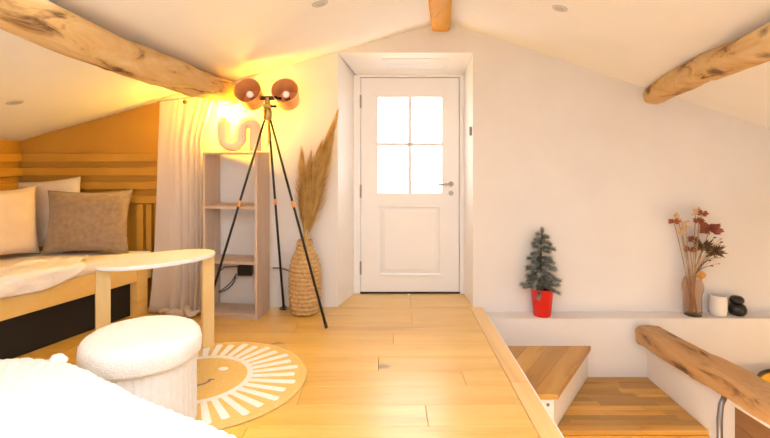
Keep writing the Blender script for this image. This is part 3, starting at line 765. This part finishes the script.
# ------------------------------------------------------------ stairs
def clip_poly(poly, f):       # keep f(p) >= 0
    out = []
    for i in range(len(poly)):
        a, b = poly[i], poly[(i+1) % len(poly)]; fa, fb_ = f(a), f(b)
        if fa >= 0: out.append(a)
        if (fa >= 0) != (fb_ >= 0):
            t = fa/(fa-fb_); out.append((a[0]+(b[0]-a[0])*t, a[1]+(b[1]-a[1])*t))
    return out
Z1, Z2, Z3 = -.262, -.514, -.76
wd = thing('winder_step', 'wedge shaped wooden stair tread beside the upper floor edge', 'step', (1.1, 3.6, Z1))
wpoly = [(XE+.012, 3.13), (1.125, 3.13), (1.672, LY-.001), (XE+.012, LY-.001)]
wdir = Vector((.545, .77)).normalized(); wn = Vector((wdir.y, -wdir.x))
lo, hi = min(Vector(p).dot(wn) for p in wpoly), max(Vector(p).dot(wn) for p in wpoly)
ns = 5
for k in range(ns):
    a, b = lo+(hi-lo)*k/ns+.0007, lo+(hi-lo)*(k+1)/ns-.0007
    q = clip_poly(clip_poly(wpoly, lambda p: Vector(p).dot(wn)-a), lambda p: b-Vector(p).dot(wn))
    cx_, cy_ = sum(p[0] for p in q)/len(q), sum(p[1] for p in q)/len(q)
    o = MB().prism([(p[0]-cx_, p[1]-cy_) for p in q], Z1-.036, Z1).build('stave', 'tread')
    # turn the object so that its own y axis follows the grain
    ang = math.atan2(wdir.y, wdir.x)-PI/2
    o.data.transform(Matrix.Rotation(-ang, 4, 'Z')); o.location = (cx_, cy_, 0); o.rotation_euler.z = ang
    rel(o, wd)
rel(MB().prism([(XE+.012, 3.145), (1.105, 3.145), (1.645, LY-.001), (XE+.012, LY-.001)], -1.25, Z1-.036).build('riser_block', 'white_trim'), wd)
sl = thing('step_light', 'tiny dark step light in the white riser under the wedge tread', 'light', (1.01, 3.145, -.36))
rel(MB().box(1.025, 1.10, 3.138, 3.1449, -.385, -.305, b=.001).build('light_plate', 'white_paint'), sl)
rel(MB().tube([(1.065, 3.1385, -.335), (1.065, 3.134, -.335)], .011, 12).build('light_eye', 'grey_plastic'), sl)
XW = 2.13
ld = thing('stair_landing', 'lower stair landing of glued oak staves', 'landing', (1.6, 3.5, Z2))
y = LY-.002; k = 0
while y > 3.17:
    y0 = max(3.155, y-.062); x = .84 + [0, -.25, -.1, -.4, -.05][k % 5]
    while x < XW:
        x1 = x + random.choice((.42, .55, .68)); a, b = max(x, .84), min(x1, XW-.001)
        if b-a > .03:
            def inside(p, m_=.0): return (p[0]-1.105)*.755 - (p[1]-3.145)*.54
            q = clip_poly([(a+.0008, y0+.0008), (b-.0008, y0+.0008), (b-.0008, y-.0008), (a+.0008, y-.0008)], lambda p: inside(p)/.93-.002)
            if len(q) >= 3:
                cx_, cy_ = sum(p[0] for p in q)/len(q), sum(p[1] for p in q)/len(q)
                o = MB().prism(q, Z2-.03, Z2-random.uniform(0, .0012)).build('stave', 'stave', loc=(cx_, cy_, Z2)); rel(o, ld)
        x = x1
    y -= .062; k += 1
rel(MB().box(1.14, XW-.002, 3.146, 3.1645, Z3+.001, Z2-.031).build('nosing_board', 'stave', loc=(1.6, 3.15, -.6)), ld)
rel(MB().prism([(1.13, 3.165), (XW-.002, 3.165), (XW-.002, LY-.002), (1.66, LY-.002)], -1.25, Z2-.031).build('landing_base', 'white_trim'), ld)
lt = thing('lower_step', 'honey wooden stair tread just below the landing', 'step', (1.6, 3.0, Z3))
for k in range(5):
    a, b = 2.815+k*.065, 2.815+(k+1)*.065
    rel(MB().box(.84, XW-.002, a+.0008, b-.0008, Z3-.03, Z3).build('stave', 'stave', loc=(1.48, a+.03, Z3)), lt)
rel(MB().box(.84, XW-.002, 2.85, 3.143, -1.25, Z3-.03).build('riser_block', 'white_trim'), lt)
struct(MB().box(.834, XR, Y0, LY, -1.35, -1.25).build('floor_lower', 'plank'), 'lower level wooden floor at the foot of the stairs', 'floor')

# low stair wall with the log handrail
def zr(yv): return -.16 + (3.85-yv)*.083     # rail axis height
struct(MB().hexa([(XW, 3.02, -1.25), (XW+.14, 3.02, -1.25), (XW+.14, LY-.001, -1.25), (XW, LY-.001, -1.25),
      (XW, 3.02, zr(3.02)-.06), (XW+.14, 3.02, zr(3.02)-.06), (XW+.14, LY-.001, zr(LY)-.06), (XW, LY-.001, zr(LY)-.06)]).build('wall_stair', 'plaster'), 'low white plaster wall under the log handrail', 'wall')
log('handrail_beam', [(2.105, 3.83, zr(3.83)+.01), (2.105, 3.2, zr(3.2)+.004), (2.105, 2.6, zr(2.6)+.006), (2.10, 1.6, zr(1.6))], [.106, .106, .108, .108], 12.3, n=24, material='rail_beam',
    flat=(1.0, .72), rough=.05, label='thick hewn log handrail lying along the low stair wall')
fa = thing('stair_guard', 'brown wooden boards and white stringer under the log handrail', 'panel', (2.2, 2.5, -.6))
rel(MB().hexa([(2.16, 1.6, zr(1.6)-.17), (2.19, 1.6, zr(1.6)-.17), (2.19, 3.018, zr(3.02)-.17), (2.16, 3.018, zr(3.02)-.17), (2.16, 1.6, zr(1.6)-.085), (2.19, 1.6, zr(1.6)-.085), (2.19, 3.018, zr(3.02)-.085), (2.16, 3.018, zr(3.02)-.085)]).build('stringer', 'white_trim'), fa)
for k in range(4):
    rel(MB().box(2.20, 2.225, 1.6, 3.018, -.26-.13*(k+1)+.002, -.26-.13*k).build('board', 'brown_board', loc=(2.2, 2.3, -.3-.13*k)), fa)
hb = tag(MB().tube([(2.06, 2.90, zr(2.9)-.06), (2.02, 2.885, -.20), (2.0, 2.87, -.28), (1.995, 2.86, -.42), (1.995, 2.855, -.60), (2.02, 2.855, Z3)], .016, 12).build('handrail_bracket', 'rail_metal', smooth=180), 'curved grey metal tube dropping from the log handrail', 'bracket')

# yellow tub chair on the lower level, warm lamp light of that room
ch = thing('tub_chair', 'yellow tub chair with dark tube rim beyond the log handrail', 'chair', (3.12, 3.45, -1.25))
HX, HY, HR = 3.12, 3.45, .36
def arc(r, z, a0=10, a1=170, n=24): return [(HX+r*math.cos(math.radians(a0+(a1-a0)*k/n)), HY+r*math.sin(math.radians(a0+(a1-a0)*k/n)), z) for k in range(n+1)]
bo = MB(); inn, outn = [arc(HR-.03, z) for z in (-.80, -.42)], [arc(HR, z) for z in (-.80, -.42)]
bo.rings([[i_, o_, o2, i2] for i_, o_, o2, i2 in zip(inn[0], outn[0], outn[1], inn[1])])
rel(bo.build('backrest', 'yellow_shade', smooth=40), ch)
rel(MB().tube(arc(HR-.015, -.407), .012, 8).build('rim', 'black_metal', smooth=180), ch)
rel(MB().lathe([(.30, -.86), (.325, -.85), (.325, -.80), (.30, -.785), (.02, -.78)], 32, (HX, HY, 0)).build('seat', 'yellow_shade', smooth=40), ch)
for a in (45, 135, 225, 315):
    ca, sa = math.cos(math.radians(a)), math.sin(math.radians(a))
    rel(MB().tube([(HX+.22*ca, HY+.22*sa, -.855), (HX+.27*ca, HY+.27*sa, -1.249)], [.014, .011], 10).build('leg', 'black_metal', smooth=180), ch)
lamp('POINT', 'lower_room_lamp', (3.3, 2.7, -.35), (1, .62, .22), 7, .06)
lamp('POINT', 'stair_lamp', (1.55, 2.15, -.62), (1, .62, .22), 6, .06)

# ------------------------------------------------------------ things on the ledge
# potted tree
TX, TY = 1.302, 3.978
tr_ = thing('potted_tree', 'small frosted artificial fir tree in a red pot on the ledge', 'potted tree', (TX, TY, LZ))
rel(MB().lathe([(.066, 0), (.069, .004), (.088, .205), (.092, .21), (.092, .226), (.085, .226), (.082, .19)], 32, (TX, TY, LZ), cap=True).build('pot', 'red_pot', smooth=40), tr_)
rel(MB().lathe([(.082, .2), (.004, .206)], 24, (TX, TY, LZ)).build('soil', 'soil'), tr_)
rel(MB().tube([(TX, TY, LZ+.2), (TX-.01, TY, LZ+.45), (TX-.005, TY, LZ+.70)], [.011, .008, .003], 8).build('trunk', 'bark', smooth=180), tr_)
rnd = random.Random(5); fo = MB(); tw = MB()
def needlebranch(p, d, ln):
    tw.tube([p, p+d*ln*.6, p+d*ln+Vector((0, 0, -.012))], [.0035, .0025, .001], 5)
    for i in range(int(120+ln*900)):
        q = rnd.random()**.8; b = p + d*ln*q; a = rnd.uniform(0, 2*PI)
        s = Vector((rnd.gauss(0, 1), rnd.gauss(0, 1), rnd.gauss(0, .8))); s = (s-d*s.dot(d)).normalized()
        e = b + d*rnd.uniform(.018, .040) + s*rnd.uniform(.012, .034)
        if e.y > YB-.006: e.y = YB-.006
        if b.y > YB-.008: b.y = YB-.008
        n_ = d.cross(s).normalized()*.0026
        fo.add([b-n_, b+n_, e], [(0, 1, 2)])
levels = [(.25, .150, 11), (.31, .145, 11), (.37, .138, 10), (.43, .122, 9), (.49, .112, 9), (.55, .092, 8), (.61, .068, 6), (.655, .045, 5)]
for (hz_, ln, nb) in levels:
    for k in range(nb):
        a = 2*PI*k/nb + rnd.uniform(-.3, .3) + hz_*9
        d = Vector((math.cos(a), math.sin(a)*.8, rnd.uniform(-.42, .12))).normalized()
        needlebranch(Vector((TX-.006, TY, LZ+hz_+rnd.uniform(-.015, .015))), d, ln*rnd.uniform(.72, 1.12)*(.62 if d.y > .3 else 1))
needlebranch(Vector((TX-.005, TY, LZ+.66)), Vector((.1, 0, 1)).normalized(), .05)
for v_ in range(len(tw.v)):
    if tw.v[v_][1] > YB-.006: tw.v[v_] = (tw.v[v_][0], YB-.006, tw.v[v_][2])
rel(tw.build('branches', 'bark'), tr_); o = rel(fo.build('needles', 'needles'), tr_); o['kind'] = 'stuff'

# dried flowers in a glass vase
GX, GY = 2.555, 3.985
gv = thing('glass_vase', 'amber glass vase of dried flowers on the ledge', 'vase', (GX, GY, LZ))
rel(MB().lathe([(.058, 0), (.066, .006), (.068, .03), (.068, .16), (.071, .185), (.080, .215), (.080, .255), (.070, .285), (.063, .31),
     (.058, .31), (.065, .285), (.075, .255), (.075, .215), (.066, .185), (.063, .16), (.062, .014)], 32, (GX, GY, LZ)).build('glass', 'amber_glass', smooth=60), gv)
def S_(px, py, yd=3.95): return Vector(((px-385)*yd/480, yd, 1.33-(py-150)*yd/480))
def flower(tip, label, kind, seed):
    rnd = random.Random(seed); tip = Vector(tip)
    base = Vector((GX+rnd.uniform(-.035, .035), GY+rnd.uniform(-.03, .03), LZ+.02))
    nk = Vector((GX+(tip.x-GX)*.18+rnd.uniform(-.012, .012), GY+rnd.uniform(-.012, .012), LZ+.30))
    t = thing('dried_flower', label, 'dried flower', base, 0, 'dried flower stems in the amber glass vase')
    pts = []
    for k in range(13):
        q = k/12
        pts.append(base*(1-q)**2 + (nk*2-base*.5-tip*.5)*2*q*(1-q) + tip*q*q)
    rel(MB().tube(pts, .0032, 6).build('stem', 'stem', smooth=180), t)
    d = (pts[-1]-pts[-3]).normalized(); mb = MB()
    def petals(n, ln, w_, flat, up=.3):
        for i in range(n):
            a = rnd.uniform(0, 2*PI); s = Vector((math.cos(a), math.sin(a)*.7, rnd.uniform(-flat, flat)+up)).normalized()
            e = tip + s*ln*rnd.uniform(.6, 1.1); side = s.cross(Vector((0, 1, .2))).normalized()*w_
            m_ = tip.lerp(e, .55)
            for p in (e, m_):
                if p.y > YB-.012: p.y = YB-.012
            mb.add([tip, m_+side, e, m_-side, m_+Vector((0, -.006, 0))], [(0, 1, 4), (1, 2, 4), (2, 3, 4), (3, 0, 4)])
    if kind == 'red': petals(46, .10, .022, .6, .05); m_ = 'flower_red'
    elif kind == 'redbud': petals(24, .055, .013, .6, .3); m_ = 'flower_red'
    elif kind == 'dark': petals(70, .09, .009, .8, .1); m_ = 'flower_dark'
    elif kind == 'orange': mb.ball(tip, .038, .034, .032, n=12, m=8, jit=.06); m_ = 'flower_orange'
    else:
        m_ = 'flower_tan'
        for i in range(9):
            q = tip - d*rnd.uniform(0, .06) + Vector((rnd.uniform(-.028, .028), rnd.uniform(-.015, .015), rnd.uniform(-.01, .02)))
            q.y = min(q.y, YB-.02); mb.ball(q, rnd.uniform(.009, .016), n=8, m=6)
    rel(mb.build('flower_head', m_), t)
    if kind == 'wisp': pass
fl = [((710, 229), 'deep red dried flower head with ragged petals, the largest in the vase', 'red'), ((674, 222), 'small red dried bud leaning towards the fir tree', 'redbud'),
      ((694, 240), 'small reddish dried bud in the middle of the bunch', 'redbud'), ((699, 222), 'small reddish dried bud just beside the largest head', 'redbud'),
      ((704, 246), 'dark brown spiky dried flower head', 'dark'), ((701, 275), 'round orange dried flower at the vase neck', 'orange'),
      ((696, 209), 'tallest tan seed sprig of the bunch', 'tan'), ((686, 222), 'short tan seed sprig between the red buds', 'tan'), ((681, 228), 'tan seed sprig beside the leaning red bud', 'tan'),
      ((702, 214), 'rust red dried bud at the top of the bunch', 'redbud'), ((677, 214), 'slender tan sprig above the leaning red bud', 'tan'), ((690, 250), 'low reddish dried bud above the vase neck', 'redbud'), ((715, 252), 'dark ragged dried seed head on the outer side of the bunch', 'dark')]
for i, ((px, py), lab, kd) in enumerate(fl):
    flower(S_(px, py, 3.93 + .03*(i % 3)), lab, kd, 70+i)
# curled wisps to the right
wi = thing('dried_grass', 'loose tan dried grass with drooping tips in the glass vase', 'dried grass', (GX, GY, LZ+.02), 0)
rnd = random.Random(9); 
for i in range(11):
    e = S_(708+rnd.uniform(0, 15), 238+i*2.9+rnd.uniform(-2, 2), 3.94); b = Vector((GX+rnd.uniform(-.02, .02), GY, LZ+.28)); m_ = b.lerp(e, .6)+Vector((-.05, 0, .05))
    pts = [Vector((GX, GY, LZ+.03)).lerp(b, k/3) for k in range(3)] + [b*(1-q)**2+m_*2*q*(1-q)+e*q*q for q in [k/8 for k in range(9)]]
    mb = MB().tube(pts, .0022, 5); mb.ball(e, .014, .006, .006, n=8, m=6)
    rel(mb.build('blade', 'flower_tan' if i % 2 else 'flower_dark', smooth=180), wi)
# white cup and black pebble vase
CX = 2.765
cu = thing('ceramic_cup', 'plain white ceramic cup on the ledge beside the glass vase', 'cup', (CX, 3.985, LZ))
rel(MB().lathe([(.048, 0), (.058, .006), (.064, .04), (.066, .09), (.064, .14), (.060, .165), (.055, .165), (.058, .14), (.060, .09), (.057, .04), (.04, .015)], 32, (CX, 3.985, LZ)).build('cup_body', 'white_ceramic', smooth=60), cu)
rel(MB().lathe([(.0575, .135), (.004, .136)], 24, (CX, 3.985, LZ)).build('cup_filling', 'bark'), cu)
BX = 2.925
bk = thing('pebble_ornament', 'black ornament of two stacked pebbles on the ledge', 'ornament', (BX, 3.985, LZ))
rel(MB().lathe([(.03, 0), (.05, .006), (.066, .03), (.068, .055), (.058, .082), (.036, .096), (.01, .098)], 28, (BX, 3.985, LZ)).build('lower_pebble', 'black_ceramic', smooth=180), bk)
rel(MB().lathe([(.012, .093), (.036, .097), (.052, .115), (.052, .138), (.038, .155), (.012, .162)], 28, (BX-.004, 3.985, LZ)).build('upper_pebble', 'black_ceramic', smooth=180), bk)
